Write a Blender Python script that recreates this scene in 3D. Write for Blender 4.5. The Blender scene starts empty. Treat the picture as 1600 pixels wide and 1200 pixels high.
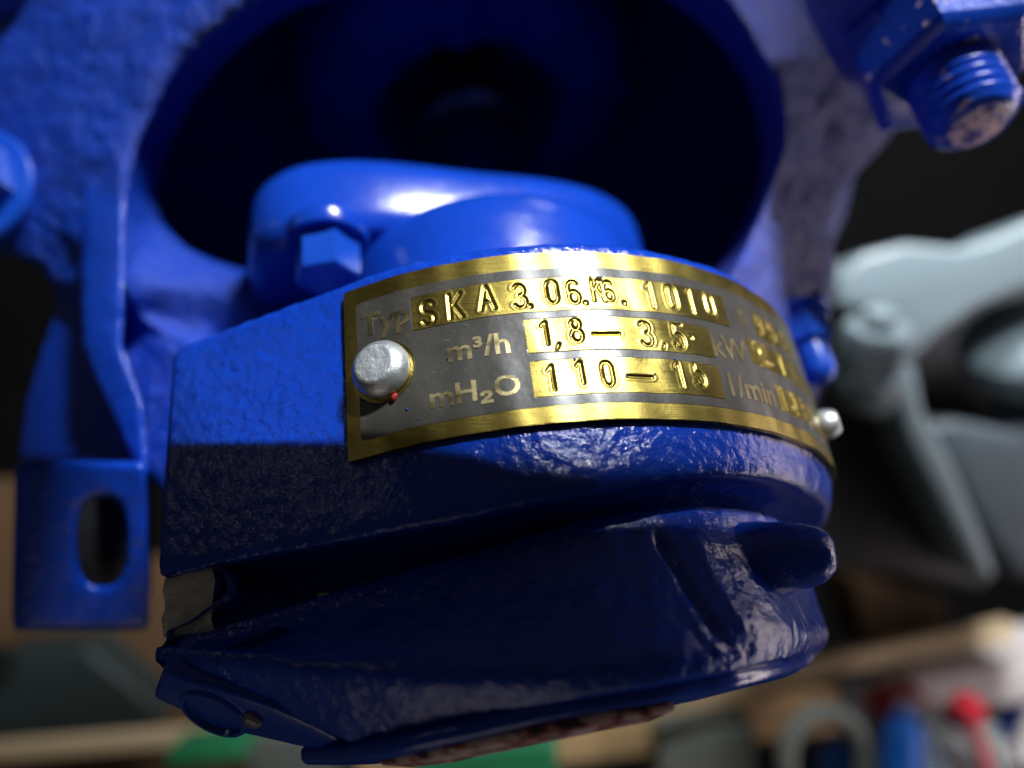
import bpy, bmesh, math
import numpy as np

# ------------------------------------------------------------------ camera, light, exposure
S = 0.001                       # geometry below is written in millimetres
CAMZ = 1000.0                   # camera height over the floor, mm
FPX = 1248.0                    # focal length in photo pixels (1600 wide)
sc = bpy.context.scene
cam_d = bpy.data.cameras.new('camera'); cam = bpy.data.objects.new('camera', cam_d)
sc.collection.objects.link(cam); sc.camera = cam
cam.location = (0, 0, CAMZ * S); cam.rotation_euler = (math.radians(90), 0, 0)
cam_d.sensor_width = 34.6; cam_d.lens = 34.6 * FPX / 1600
cam_d.clip_start = 0.005; cam_d.clip_end = 20
cam_d.dof.use_dof = True; cam_d.dof.focus_distance = 0.096; cam_d.dof.aperture_fstop = 7.4

world = bpy.data.worlds.new('World'); sc.world = world; world.use_nodes = True
bg = world.node_tree.nodes['Background']
bg.inputs[0].default_value = (1.0, 0.88, 0.72, 1); bg.inputs[1].default_value = 0.022

def aim_light(name, loc, target, along, sx, sy, power, col):
    """rectangular lamp at loc, facing target, its long side along `along` (mm)"""
    from mathutils import Vector, Matrix
    d = bpy.data.lights.new(name, 'AREA'); d.shape = 'RECTANGLE'
    d.size = sx * S; d.size_y = sy * S; d.energy = power; d.color = col
    o = bpy.data.objects.new(name, d); sc.collection.objects.link(o)
    z = (Vector(loc) - Vector(target)).normalized()
    x = Vector(along); x = (x - z * x.dot(z)).normalized(); y = z.cross(x)
    o.matrix_world = Matrix(((x.x, y.x, z.x, loc[0] * S), (x.y, y.y, z.y, loc[1] * S),
                             (x.z, y.z, z.z, (loc[2] + CAMZ) * S), (0, 0, 0, 1)))
    return o
aim_light('ceiling_tube_lamp', (316, -286, 763), (10, 95, 0), (1, -.45, 0), 170, 5, 17.5, (0.93, 0.97, 1.0))
aim_light('side_window_light', (500, 225, -70), (50, 110, -25), (0, 0, 1), 620, 22, 1.15, (1.0, 0.86, 0.88))
aim_light('left_glint_fill', (-520, -60, 260), (-30, 100, -20), (0, 1, 0), 26, 26, .028, (.95, .97, 1.0))  # small lamp added for glints on the shaded left side
aim_light('ceiling_bounce', (60, -260, 900), (10, 95, 0), (1, 0, 0), 800, 600, .07, (1.0, .98, .98))
aim_light('floor_bounce', (-120, -160, -620), (0, 95, -30), (1, 0, 0), 500, 300, .3, (1.0, .85, .72))
aim_light('rear_fill', (220, 215, 420), (230, 560, 330), (1, 0, 0), 240, 80, 7.5, (0.95, 0.98, 1.0))  # added lamp, turned away from the pump to brighten only the background
sc.view_settings.view_transform = 'Standard'; sc.view_settings.look = 'None'
sc.view_settings.exposure = 0.0; sc.view_settings.gamma = 1.0

# ------------------------------------------------------------------ helpers
V3 = lambda *a: np.array(a, float)
def unit(v): v = np.asarray(v, float); return v / np.linalg.norm(v)
def P(u, v, d):
    """point (mm, relative to the camera) seen at photo pixel u, v, at depth d"""
    return V3((u - 800) / FPX * d, d, (600 - v) / FPX * d)
def on_plane(u, v, p0, n, off=0.0):
    d = V3((u - 800) / FPX, 1, (600 - v) / FPX); q = np.asarray(p0) + np.asarray(n) * off
    return d * ((q @ n) / (d @ n))

def hash3(i, j, k):
    h = (i * 374761393 + j * 668265263 + k * 1274126177) & 0xffffffff
    h = ((h ^ (h >> 13)) * 1274126177) & 0xffffffff
    return ((h ^ (h >> 16)) & 0xffff) / 65535.0
def noise(p):
    p = np.asarray(p, float); f = np.floor(p); i = f.astype(np.int64); t = p - f; t = t * t * (3 - 2 * t)
    r = 0
    for dx in (0, 1):
        for dy in (0, 1):
            for dz in (0, 1):
                w = (t[..., 0] if dx else 1 - t[..., 0]) * (t[..., 1] if dy else 1 - t[..., 1]) * (t[..., 2] if dz else 1 - t[..., 2])
                r = r + w * hash3(i[..., 0] + dx, i[..., 1] + dy, i[..., 2] + dz)
    return r * 2 - 1
def fbm(p, o=3):
    r = 0; a = 1.0; p = np.asarray(p, float)
    for k in range(o): r = r + a * noise(p + 17.3 * k); p = p * 2.03; a *= .5
    return r

ROOT = {}
def tag(o, label=None, cat=None, group=None, kind=None):
    if label: o['label'] = label
    if cat: o['category'] = cat
    if group: o['group'] = group
    if kind: o['kind'] = kind
    return o
def thing(name, base, label, cat, group=None):
    o = bpy.data.objects.new(name, None); sc.collection.objects.link(o)
    o.empty_display_size = .01
    o.location = (base[0] * S, base[1] * S, (base[2] + CAMZ) * S)
    ROOT[o.name] = np.asarray(base, float)
    return tag(o, label, cat, group)
def build(name, verts, faces, m, parent=None, smooth=True, base=None):
    """one mesh object; verts in mm relative to the camera"""
    verts = np.asarray(verts, float).reshape(-1, 3)
    if parent is not None:
        r = parent
        while r.parent: r = r.parent
        b = ROOT[r.name]
    else:
        b = verts.mean(0) if base is None else np.asarray(base, float); b[2] = verts[:, 2].min() if base is None else b[2]
    me = bpy.data.meshes.new(name)
    me.from_pydata(((verts - b) * S).tolist(), [], [tuple(f) for f in faces]); me.update()
    bm = bmesh.new(); bm.from_mesh(me); bmesh.ops.recalc_face_normals(bm, faces=bm.faces); bm.to_mesh(me); bm.free()
    if smooth: me.polygons.foreach_set('use_smooth', [True] * len(me.polygons))
    me.materials.append(m)
    o = bpy.data.objects.new(name, me); sc.collection.objects.link(o)
    if parent is not None: o.parent = parent
    else:
        o.location = (b[0] * S, b[1] * S, (b[2] + CAMZ) * S); ROOT[o.name] = b
    return o
def smooth_by_angle(o, deg=35):
    me = o.data; bm = bmesh.new(); bm.from_mesh(me); lim = math.radians(deg)
    for e in bm.edges:
        e.smooth = len(e.link_faces) == 2 and e.calc_face_angle(0) < lim
    for f in bm.faces: f.smooth = True
    bm.to_mesh(me); bm.free(); return o
def grid(n, m, cu=False, cv=False, off=0):
    F = []
    for i in range(n if cu else n - 1):
        for j in range(m if cv else m - 1):
            a = i * m + j; b = ((i + 1) % n) * m + j; c = ((i + 1) % n) * m + (j + 1) % m; d = i * m + (j + 1) % m
            F.append((a + off, b + off, c + off, d + off))
    return F
def basis(ax):
    ax = unit(ax); r = V3(1, 0, 0) if abs(ax[0]) < .8 else V3(0, 0, 1)
    x = unit(np.cross(r, ax)); return x, np.cross(ax, x), ax
def lathe_vf(p0, ax, prof, seg=48, sides=None, rot=0.0, noise_amp=0, nscale=.5):
    """prof: (radius, distance along axis); sides = 6 makes a hexagon"""
    x, y, z = basis(ax); V = []
    for r, t in prof:
        for k in range(seg):
            a = 2 * math.pi * k / seg + rot; rr = r
            if sides:
                w = 2 * math.pi / sides; q = ((a - rot) % w) - w / 2; rr = r * math.cos(w / 2) / math.cos(q)
            V.append(np.asarray(p0) + z * t + (x * math.cos(a) + y * math.sin(a)) * rr)
    V = np.array(V)
    if noise_amp:
        d = fbm(V * nscale)[:, None]; V = V + z * d * noise_amp
    F = grid(len(prof), seg, False, True)
    n0 = len(V)
    if prof[0][0] > 1e-6: F.append(tuple(range(seg - 1, -1, -1)))
    if prof[-1][0] > 1e-6: F.append(tuple(range((len(prof) - 1) * seg, len(prof) * seg)))
    return V, F
def lathe(name, p0, ax, prof, m, parent=None, seg=48, sides=None, rot=0., deg=35, **k):
    V, F = lathe_vf(p0, ax, prof, seg, sides, rot, **k)
    return smooth_by_angle(build(name, V, F, m, parent), deg)
def bevelled(o, w, seg=3, deg=30):
    me = o.data; bm = bmesh.new(); bm.from_mesh(me)
    bmesh.ops.remove_doubles(bm, verts=bm.verts, dist=1e-6)
    ed = [e for e in bm.edges if len(e.link_faces) == 2 and e.calc_face_angle(0) > math.radians(deg)]
    bmesh.ops.bevel(bm, geom=ed, offset=w * S, segments=seg, profile=.5, affect='EDGES', clamp_overlap=True)
    bm.to_mesh(me); bm.free(); return smooth_by_angle(o, 40)
def prism(name, pts, ext, m, parent=None, bev=0.0, seg=3):
    pts = np.asarray(pts, float); n = len(pts); V = np.concatenate([pts, pts + np.asarray(ext)])
    F = [tuple(range(n)), tuple(range(2 * n - 1, n - 1, -1))] + [(i, (i + 1) % n, (i + 1) % n + n, i + n) for i in range(n)]
    o = build(name, V, F, m, parent, smooth=False)
    return bevelled(o, bev, seg) if bev else o
def beam(name, p0, p1, w, h, m, parent=None, bev=.8, up=(0, 0, 1)):
    p0 = np.asarray(p0); p1 = np.asarray(p1); d = unit(p1 - p0); x = unit(np.cross(d, up)); z = np.cross(x, d)
    q = [p0 + x * a * w / 2 + z * b * h / 2 for a, b in ((-1, -1), (1, -1), (1, 1), (-1, 1))]
    return prism(name, q, p1 - p0, m, parent, bev)
def tube_vf(path, rad, seg=10):
    path = np.asarray(path, float); n = len(path); V = []
    t = np.gradient(path, axis=0); ref = None
    for i in range(n):
        ti = unit(t[i])
        if ref is None: ref, _, _ = basis(ti)
        ref = unit(ref - ti * (ref @ ti)); b = np.cross(ti, ref)
        r = rad[i] if hasattr(rad, '__len__') else rad
        for k in range(seg):
            a = 2 * math.pi * k / seg; V.append(path[i] + (ref * math.cos(a) + b * math.sin(a)) * r)
    F = grid(n, seg, False, True); F.append(tuple(range(seg - 1, -1, -1))); F.append(tuple(range((n - 1) * seg, n * seg)))
    return np.array(V), F

# ------------------------------------------------------------------ materials
class NT:
    def __init__(s, name):
        s.m = bpy.data.materials.new(name); s.m.use_nodes = True; s.t = s.m.node_tree
        s.b = s.t.nodes['Principled BSDF']; tc = s.t.nodes.new('ShaderNodeTexCoord')
        mp = s.t.nodes.new('ShaderNodeMapping'); mp.inputs['Scale'].default_value = (1000, 1000, 1000)
        s.t.links.new(tc.outputs['Object'], mp.inputs['Vector']); s.co = mp.outputs['Vector']   # millimetres
    def node(s, k, **kw):
        n = s.t.nodes.new(k)
        for a, b in kw.items():
            if a.startswith('_'): setattr(n, a[1:], b)
            else: n.inputs[a.replace('9', ' ')].default_value = b
        return n
    def link(s, a, b): s.t.links.new(a, b)
    def noise(s, scale, detail=3, rough=.55, co=None, dist=0.):
        n = s.node('ShaderNodeTexNoise', Scale=scale, Detail=detail, Roughness=rough, Distortion=dist)
        s.link(co or s.co, n.inputs['Vector']); return n.outputs['Fac']
    def voro(s, scale, co=None, feature='F1'):
        n = s.node('ShaderNodeTexVoronoi', Scale=scale); n.feature = feature
        s.link(co or s.co, n.inputs['Vector']); return n.outputs['Distance']
    def ramp(s, f, stops):
        n = s.node('ShaderNodeValToRGB'); el = n.color_ramp.elements
        while len(el) < len(stops): el.new(.5)
        for e, (p, c) in zip(el, stops): e.position = p; e.color = c if len(c) == 4 else (*c, 1)
        s.link(f, n.inputs['Fac']); return n.outputs['Color']
    def mth(s, op, a, b=None):
        n = s.node('ShaderNodeMath'); n.operation = op
        for i, q in ((0, a), (1, b)):
            if q is None: continue
            if isinstance(q, (int, float)): n.inputs[i].default_value = q
            else: s.link(q, n.inputs[i])
        return n.outputs[0]
    def mix(s, f, a, b):
        n = s.node('ShaderNodeMix'); n.data_type = 'RGBA'
        for i, q in ((0, f), (6, a), (7, b)):
            if isinstance(q, (int, float)): n.inputs[i].default_value = q
            elif isinstance(q, tuple): n.inputs[i].default_value = q if len(q) == 4 else (*q, 1)
            else: s.link(q, n.inputs[i])
        return n.outputs[2]
    def bump(s, h, dist, strength=1.0, prev=None):
        n = s.node('ShaderNodeBump', Strength=strength, Distance=dist * S)
        s.link(h, n.inputs['Height'])
        if prev is not None: s.link(prev, n.inputs['Normal'])
        return n.outputs['Normal']
    def set(s, **k):
        for a, v in k.items():
            i = s.b.inputs[a.replace('9', ' ')]
            if isinstance(v, (int, float)): i.default_value = v
            elif isinstance(v, tuple): i.default_value = v if len(v) == 4 else (*v, 1)
            else: s.link(v, i)
        return s

BLUE = (0.004, 0.046, 0.43)
def paint(name, base=BLUE, coarse=.25, fine=.05, rough=(.22, .42), chips=None, cs=.5, pits=0., sheen_or_dust=None):
    n = NT(name)
    v = n.noise(.09, 3); v2 = n.noise(1.4, 3)
    c = n.mix(n.mth('MULTIPLY', v, .9), tuple(x * .75 for x in base), tuple(min(1, x * 1.25) for x in base))
    c = n.mix(n.mth('MULTIPLY', n.ramp(v2, [(.62, (0, 0, 0)), (.8, (1, 1, 1))]), .10), c, (.02, .04, .14))
    sp = n.ramp(n.noise(.9, 2, .5), [(.735, (0, 0, 0)), (.76, (1, 1, 1))]); c = n.mix(n.mth('MULTIPLY', sp, .8), c, (.012, .012, .03))   # dark specks
    r = n.node('ShaderNodeMapRange'); n.link(n.noise(.35, 4), r.inputs['Value'])
    r.inputs['To Min'].default_value, r.inputs['To Max'].default_value = rough
    rr = r.outputs['Result']
    h1 = n.noise(cs, 4, .6); nb = n.bump(h1, coarse)
    h2 = n.noise(2.6, 3, .6); nb = n.bump(h2, fine, prev=nb)
    if pits:
        pv = n.ramp(n.voro(.9), [(0, (0, 0, 0)), (.25, (1, 1, 1))]); nb = n.bump(pv, pits, .8, prev=nb)
    if sheen_or_dust:      # painted sheen: patchy grey-lilac mixed into the paint, stronger towards the right
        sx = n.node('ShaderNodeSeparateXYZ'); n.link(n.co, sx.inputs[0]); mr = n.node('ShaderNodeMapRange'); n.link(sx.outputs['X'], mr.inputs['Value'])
        mr.inputs['From Min'].default_value, mr.inputs['From Max'].default_value = sheen_or_dust[0], sheen_or_dust[1]
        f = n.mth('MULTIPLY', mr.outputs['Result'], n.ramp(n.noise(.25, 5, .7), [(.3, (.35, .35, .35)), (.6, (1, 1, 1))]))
        f = n.mth('MULTIPLY', f, sheen_or_dust[2]); c = n.mix(f, c, (.15, .13, .21)); rr = n.mix(f, rr, (.6, .6, .6))
    if chips:
        sc_, lo, hi, cc = chips
        f = n.ramp(n.noise(sc_, 4, .65), [(lo, (0, 0, 0)), (hi, (1, 1, 1))])
        c = n.mix(f, c, cc); rr = n.mix(f, rr, (.55, .55, .55)); n.set(Metallic=0.0)
        nb = n.bump(f, -.12, prev=nb)
    n.set(**{'Base9Color': c, 'Roughness': rr, 'Normal': nb, 'Specular9IOR9Level': .5})
    return n.m
M = {}
M['cast_rim'] = paint('cast_blue_paint', coarse=.30, fine=.06, rough=(.06, .24), cs=.55, pits=.06)
M['cast_rough'] = paint('rough_cast_blue_paint', coarse=1.4, fine=.4, rough=(.18, .4), cs=.30, sheen_or_dust=(-10, 60, .5))
M['cast_soft'] = paint('smooth_blue_paint', base=(.005, .050, .43), coarse=.10, fine=.03, rough=(.14, .28), cs=.25)
M['bolt_blue'] = paint('bolt_blue_paint', base=(.006, .06, .42), coarse=.08, fine=.02, rough=(.2, .35), cs=.3)
M['stud_blue'] = paint('stud_blue_paint', base=(.006, .05, .40), coarse=.15, fine=.03, rough=(.18, .3), chips=(.33, .63, .67, (.62, .46, .46)), cs=.4)
M['stud_chip'] = paint('worn_stud_end', base=(.03, .02, .28), coarse=.4, fine=.05, rough=(.25, .4), chips=(.30, .46, .52, (.66, .46, .50)), cs=.5)

def brass(name, base=(.40, .325, .085), dull=.45, rough=.30):
    n = NT(name)
    mp = n.node('ShaderNodeMapping', Scale=(.10, .35, 9.0)); n.link(n.co, mp.inputs['Vector'])
    br = n.noise(1.2, 4, .6, co=mp.outputs['Vector'])
    st = n.noise(.25, 4); dirt = n.ramp(n.noise(.8, 5, .65), [(.45, (0, 0, 0)), (.72, (1, 1, 1))])
    c = n.mix(st, base, (base[0] * .72, base[1] * .66, base[2] * .5))
    c = n.mix(n.mth('MULTIPLY', dirt, dull), c, (.16, .10, .04))
    r = n.node('ShaderNodeMapRange'); n.link(br, r.inputs['Value']); r.inputs['To Min'].default_value = rough - .09; r.inputs['To Max'].default_value = rough + .12
    nb = n.bump(br, .02); nb = n.bump(n.noise(3.0, 3), .012, prev=nb)
    n.set(**{'Base9Color': c, 'Metallic': 1.0, 'Roughness': r.outputs['Result'], 'Normal': nb, 'Anisotropic': .3})
    return n.m
M['brass'] = brass('brass')
M['brass_print'] = brass('dull_brass_lettering', base=(.38, .33, .19), dull=.5, rough=.4)
def enamel():
    n = NT('dark_enamel')
    sheen_or_dust = n.ramp(n.noise(1.7, 5, .75), [(.70, (0, 0, 0)), (.76, (1, 1, 1))])
    cl = n.noise(.2, 4)
    c = n.mix(cl, (.022, .021, .018), (.055, .052, .045)); c = n.mix(n.mth('MULTIPLY', sheen_or_dust, .35), c, (.45, .44, .42))
    mp = n.node('ShaderNodeMapping', Scale=(.5, .5, 7.0), Rotation=(.2, .75, .1)); n.link(n.co, mp.inputs['Vector'])
    sc1 = n.ramp(n.noise(.8, 2, .5, co=mp.outputs['Vector']), [(.71, (0, 0, 0)), (.73, (1, 1, 1))])
    c = n.mix(n.mth('MULTIPLY', sc1, .35), c, (.30, .28, .24))
    grime = n.ramp(n.noise(.35, 5, .7), [(.5, (0, 0, 0)), (.75, (1, 1, 1))]); c = n.mix(n.mth('MULTIPLY', grime, .5), c, (.085, .07, .05))
    nb = n.bump(n.noise(1.2, 4), .03); nb = n.bump(n.noise(.25, 2), .12, prev=nb)
    n.set(**{'Base9Color': c, 'Roughness': .42, 'Normal': nb, 'Coat9Weight': .35, 'Coat9Roughness': .25})
    return n.m
M['enamel'] = enamel()
def metal(name, col, rough, coarse=.2, cs=.6, met=1.0, scr=0.):
    n = NT(name); f = n.noise(.6, 5, .65)
    c = n.mix(f, tuple(x * .65 for x in col), tuple(min(1, x * 1.2) for x in col))
    nb = n.bump(n.noise(cs, 4), coarse)
    if scr:
        mp = n.node('ShaderNodeMapping', Scale=(.2, .6, 3.0), Rotation=(.3, .5, .2)); n.link(n.co, mp.inputs['Vector'])
        nb = n.bump(n.noise(1.0, 4, .7, co=mp.outputs['Vector']), scr, prev=nb)
    n.set(**{'Base9Color': c, 'Metallic': met, 'Roughness': rough, 'Normal': nb}); return n.m
M['rivet'] = metal('aluminium_rivet', (.66, .69, .70), .42, .10, 1.0, .85)
M['rivet_face'] = metal('scuffed_rivet_face', (.50, .53, .55), .55, .25, 1.1, .6, .05)
M['bare'] = metal('bare_cast_metal', (.8, .8, .72), .5, .3, .5, .1, .9)
M['steel'] = metal('dull_steel', (.35, .33, .36), .35, .15, .4)
def plain(name, col, rough=.5, var=.25, sc_=.05, bump=.3, met=0., spec=.5):
    n = NT(name); f = n.noise(sc_, 4)
    c = n.mix(f, tuple(x * (1 - var) for x in col), tuple(min(1, x * (1 + var)) for x in col))
    n.set(**{'Base9Color': c, 'Roughness': rough, 'Metallic': met, 'Specular9IOR9Level': spec, 'Normal': n.bump(n.noise(sc_ * 8, 3), bump)}); return n.m
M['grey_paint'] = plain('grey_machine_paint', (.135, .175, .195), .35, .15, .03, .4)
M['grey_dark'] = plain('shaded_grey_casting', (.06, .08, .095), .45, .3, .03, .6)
M['black'] = plain('black_plastic', (.018, .018, .02), .5, .3, .02, .5)
M['dark_wall'] = plain('dark_wall', (.004, .004, .004), .9, .4, .004, 1., 0., 0.05)
M['dark_floor'] = plain('dark_concrete', (.06, .065, .06), .7, .4, .01, 1.)
M['red'] = plain('red_plastic', (.55, .02, .04), .35, .2); M['bluep'] = plain('blue_plastic', (.01, .13, .55), .35, .2)
M['green'] = plain('green_plastic', (.02, .22, .09), .35, .2); M['white'] = plain('white_card', (.72, .66, .65), .6, .08)
M['greyc'] = plain('grey_card', (.17, .19, .17), .6, .2); M['teal'] = plain('dark_teal_crate', (.014, .022, .022), .5, .3)
M['foil'] = plain('crinkled_foil', (.75, .8, .8), .2, .2, .05, 6., 1.)
M['redmark'] = plain('red_paint_fleck', (.3, .015, .01), .7, .2)
def wood(name, a, b):
    n = NT(name); mp = n.node('ShaderNodeMapping', Scale=(.01, .08, .12)); n.link(n.co, mp.inputs['Vector'])
    g = n.noise(1.5, 5, .65, co=mp.outputs['Vector'], dist=.6)
    n.set(**{'Base9Color': n.mix(g, a, b), 'Roughness': .65, 'Normal': n.bump(g, .5)}); return n.m
M['wood_light'] = wood('pale_pine', (.46, .34, .20), (.66, .52, .33)); M['wood_dark'] = wood('brown_board', (.045, .022, .008), (.10, .05, .018))
M['wood_tan'] = wood('tan_board', (.52, .33, .15), (.72, .50, .26)); M['wood_grey'] = wood('weathered_board', (.22, .18, .14), (.36, .31, .25))
def label_print():
    n = NT('printed_label'); mp = n.node('ShaderNodeMapping', Scale=(.35, .35, .9)); n.link(n.co, mp.inputs['Vector'])
    f = n.ramp(n.noise(1.0, 3, .6, co=mp.outputs['Vector']), [(.46, (.55, .42, .42)), (.52, (.25, .02, .02)), (.62, (.03, .02, .05))])
    n.set(**{'Base9Color': f, 'Roughness': .5}); return n.m
M['print'] = label_print()

# ------------------------------------------------------------------ pump frame: axis and rim cylinder
C0 = V3(2.3, 134.6, -28.1); AX = unit((-.122, .454, .883))
E1 = unit(np.cross((0, 1, 0), AX)); E2 = np.cross(E1, AX)
if E2[1] > 0: E2 = -E2
R = 50.0; TF = math.radians(-20.0); SF = R * TF; SL = -48.0        # flat left of SF, its corner at SL
NF = math.sin(TF) * E1 + math.cos(TF) * E2; TG = math.cos(TF) * E1 - math.sin(TF) * E2
def inv(u, v, o=0.0):
    """photo pixel -> (s, h) on the rim surface sunk by o"""
    d = V3((u - 800) / FPX, 1, (600 - v) / FPX); p0 = C0 + (R - o) * NF
    X = d * ((p0 @ NF) / (d @ NF)) - p0; s = X @ TG
    if s <= 0: return SF + s, X @ AX
    dd = V3(d @ E1, d @ E2); oo = V3(-C0 @ E1, -C0 @ E2)
    A = dd @ dd; B = 2 * dd @ oo; c = oo @ oo - (R - o) ** 2; D = B * B - 4 * A * c
    t = (-B - math.sqrt(max(D, 0))) / (2 * A); X = d * t - C0
    return R * math.atan2(X @ E1, X @ E2), X @ AX
def rim(s, h, out=0.0):
    """point on the rim surface, `out` mm outside it (arrays)"""
    s = np.asarray(s, float); h = np.asarray(h, float) + 0 * s; out = np.asarray(out, float) + 0 * s
    th = np.maximum(s, SF) / R; fl = np.minimum(s - SF, 0)
    nrm = np.sin(th)[..., None] * E1 + np.cos(th)[..., None] * E2
    return C0 + nrm * (R + out)[..., None] + fl[..., None] * TG + h[..., None] * AX

pump = thing('pump', (0, 150, -150), 'blue painted cast iron pump with a brass nameplate riveted to its rim', 'pump')

# ---- flange casting: closed outline lofted through profile rows
TE = math.radians(200.0)
def outline():
    P_, N_, s_ = [], [], []
    def add(p, n, s): P_.append(p); N_.append(n); s_.append(s)
    for s in np.arange(SL + 1.2, 100, .36):
        th = max(s, SF) / R; n = math.sin(th) * E1 + math.cos(th) * E2
        add(C0 + n * R + min(s - SF, 0) * TG, n, s)
    for s in np.arange(100, R * TE, 2.5):
        th = s / R; n = math.sin(th) * E1 + math.cos(th) * E2; add(C0 + n * R, n, s)
    n2 = math.sin(TE) * E1 + math.cos(TE) * E2; t2 = math.cos(TE) * E1 - math.sin(TE) * E2
    e = C0 + n2 * R
    a = rim(SL, 0)                                             # front left corner
    back = e + t2 * 29
    for k in np.linspace(0, 28, 10): add(e + t2 * k, n2, R * TE)
    # left end face, going back from the front corner
    ln = -unit(TG + .0 * NF)
    for f in np.linspace(0.96, 0.012, 60): add(a + (back - a) * f, ln, SL)
    c = rim(SL + 1.2, 0) - NF * 1.2
    for q in np.radians([75, 50, 25]): add(c + NF * 1.2 * math.cos(q) + ln * 1.2 * math.sin(q), unit(NF * math.cos(q) + ln * math.sin(q)), SL)
    return np.array(P_), np.array(N_), np.array(s_)
OP, ON, OS = outline()
def tuck(s, h):
    """the casting below the rim narrows towards the bottom on its right side"""
    f = np.clip((s - 12) / 46, 0, 1); return .3 * np.clip(-h, 0, 40) * f * f * (3 - 2 * f)
def row(pix):
    """rows given as (u, v, sunk) photo samples -> (h(s), o(s))"""
    q = []
    for u, v, o in pix:
        s, h = inv(u, v, o)
        for _ in range(6): s, h = inv(u, v, o + tuck(s, h))
        q.append((s, h, o))
    q = np.array(sorted(q))
    return np.interp(OS, q[:, 0], q[:, 1]), np.interp(OS, q[:, 0], q[:, 2])
one = np.ones(len(OS))
hg, og = row([(250, 905, 1), (400, 872, 1), (550, 846, 1), (700, 820, 1), (900, 777, 1), (1000, 757, 1), (1100, 744, 1), (1200, 750, 1), (1260, 772, 1), (1290, 792, 1)])
k6h, k6o = row([(262, 990, 2.2), (330, 982, 2.5), (420, 955, 4), (500, 930, 5), (600, 902, 6), (700, 872, 6.5), (800, 842, 6.5), (900, 812, 6.2), (1000, 796, 5.5), (1100, 788, 5), (1200, 800, 4.5), (1270, 835, 4)])
k7h, k7o = row([(250, 1020, .6), (400, 1034, 0), (550, 1047, 0), (700, 1055, 0), (850, 1052, .3), (1000, 1036, .5), (1150, 1012, .5), (1285, 985, .5)])
k8h, k8o = row([(252, 1050, 2.2), (330, 1072, 3.5), (430, 1104, 5.5), (540, 1160, 6.5), (640, 1154, 5.5), (750, 1122, 3.5), (850, 1102, 2.5), (1000, 1074, 1.6), (1150, 1048, 1.5), (1285, 1012, 1.5)])
keys = [(26.0 * one, 15 * one), (26.3 * one, 3 * one), (26.4 * one, .7 * one), (25.6 * one, .1 * one), (24.5 * one, 0 * one),
        (hg + 2.0, .15 * one), (hg + .7, .3 * one), (hg, 1.0 * one), (hg + .5, 4.5 * one), (hg - .5, 10 * one),
        (.5 * (hg + k6h) - .6, 11.5 * one), (k6h + .3, k6o + 3.0), (k6h, k6o),
        (.62 * k6h + .38 * k7h, .58 * k6o + .42 * k7o + .9), (.3 * k6h + .7 * k7h, .2 * k6o + .8 * k7o + .8), (k7h + .8, k7o + .15), (k7h - .6, k7o + .1), (k8h, k8o), (k8h - .5, k8o + 4), (k8h + 2, k8o + 16)]
H = np.array([k[0] for k in keys]); O = np.array([k[1] for k in keys])
L = np.sqrt(np.diff(H, axis=0) ** 2 + np.diff(O, axis=0) ** 2).mean(1)
cnt = np.maximum(2, np.round(L / .36)).astype(int); cnt[0] = 4; cnt[-1] = 4
Hs, Os = [], []
for i, n in enumerate(cnt):
    for t in np.arange(n) / n: Hs.append(H[i] * (1 - t) + H[i + 1] * t); Os.append(O[i] * (1 - t) + O[i + 1] * t)
Hs.append(H[-1]); Os.append(O[-1]); Hs = np.array(Hs); Os = np.array(Os)
for _ in range(5):
    for A in (Hs, Os): A[1:-1] = .25 * A[:-2] + .5 * A[1:-1] + .25 * A[2:]
# cast boss under the rim on the right: the ground rises right of a slanted crease
sA, hA = inv(1035, 835, 4); sB, hB = inv(1125, 990, 1)
ss = OS[None, :] + 0 * Hs; w = np.clip((Hs - hA) / (hB - hA), 0, 1); sc_line = sA + (sB - sA) * w
inb = np.clip((hA + 1.5 - Hs) / 2.5, 0, 1) * np.clip((Hs - hB + 1.0) / 2.0, 0, 1)
dl = ss - sc_line
Os = Os + inb * (.8 * np.exp(-(dl / .65) ** 2) - .9 * np.clip(dl / 4, 0, 1) * np.exp(-np.clip(dl - 12, 0, 99) / 8))
Os = Os + tuck(OS[None, :] + 0 * Hs, Hs)
V = OP[None] + Hs[..., None] * AX - Os[..., None] * ON[None]
rough_low = np.clip((4 - Hs) / 14, 0, 1)
left = np.clip((-12 - OS) / 20, 0, 1)[None]
am = .04 + .09 * rough_low + .06 * left * rough_low
fine = am * fbm(V * .45, 3) + (.05 + .05 * left) * fbm(V * 1.3 + 5, 2) + .22 * noise(V * .09)
edge = np.exp(-((Hs - 25.8) / 1.3) ** 2)
fine = fine + edge * .12 * fbm(V * .8 + 31, 3)
V = V + fine[..., None] * ON[None] + (edge * .12 * fbm(V * .5 + 9, 2))[..., None] * AX
n_r, n_c = Hs.shape
flange = build('flange', V.reshape(-1, 3), grid(n_r, n_c, False, True), M['cast_rim'], pump)
tag(flange, 'dark blue cast flange with flat left shoulder and rounded right end')

# knob on the boss
kb = rim(*inv(1140, 848, 4), -13); kt = P(1304, 864, 98.0)
ka = unit(kt - kb); kl = np.linalg.norm(kt - kb)
lathe('boss_knob', kb, ka, [(5.6, 0), (4.9, kl * .35), (4.4, kl * .6), (4.0, kl - 3.6), (3.6, kl - 2.2), (2.9, kl - .9), (1.9, kl - .2), (.01, kl)], M['cast_rim'], pump, 40, deg=60, noise_amp=.12, nscale=.7)

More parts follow.
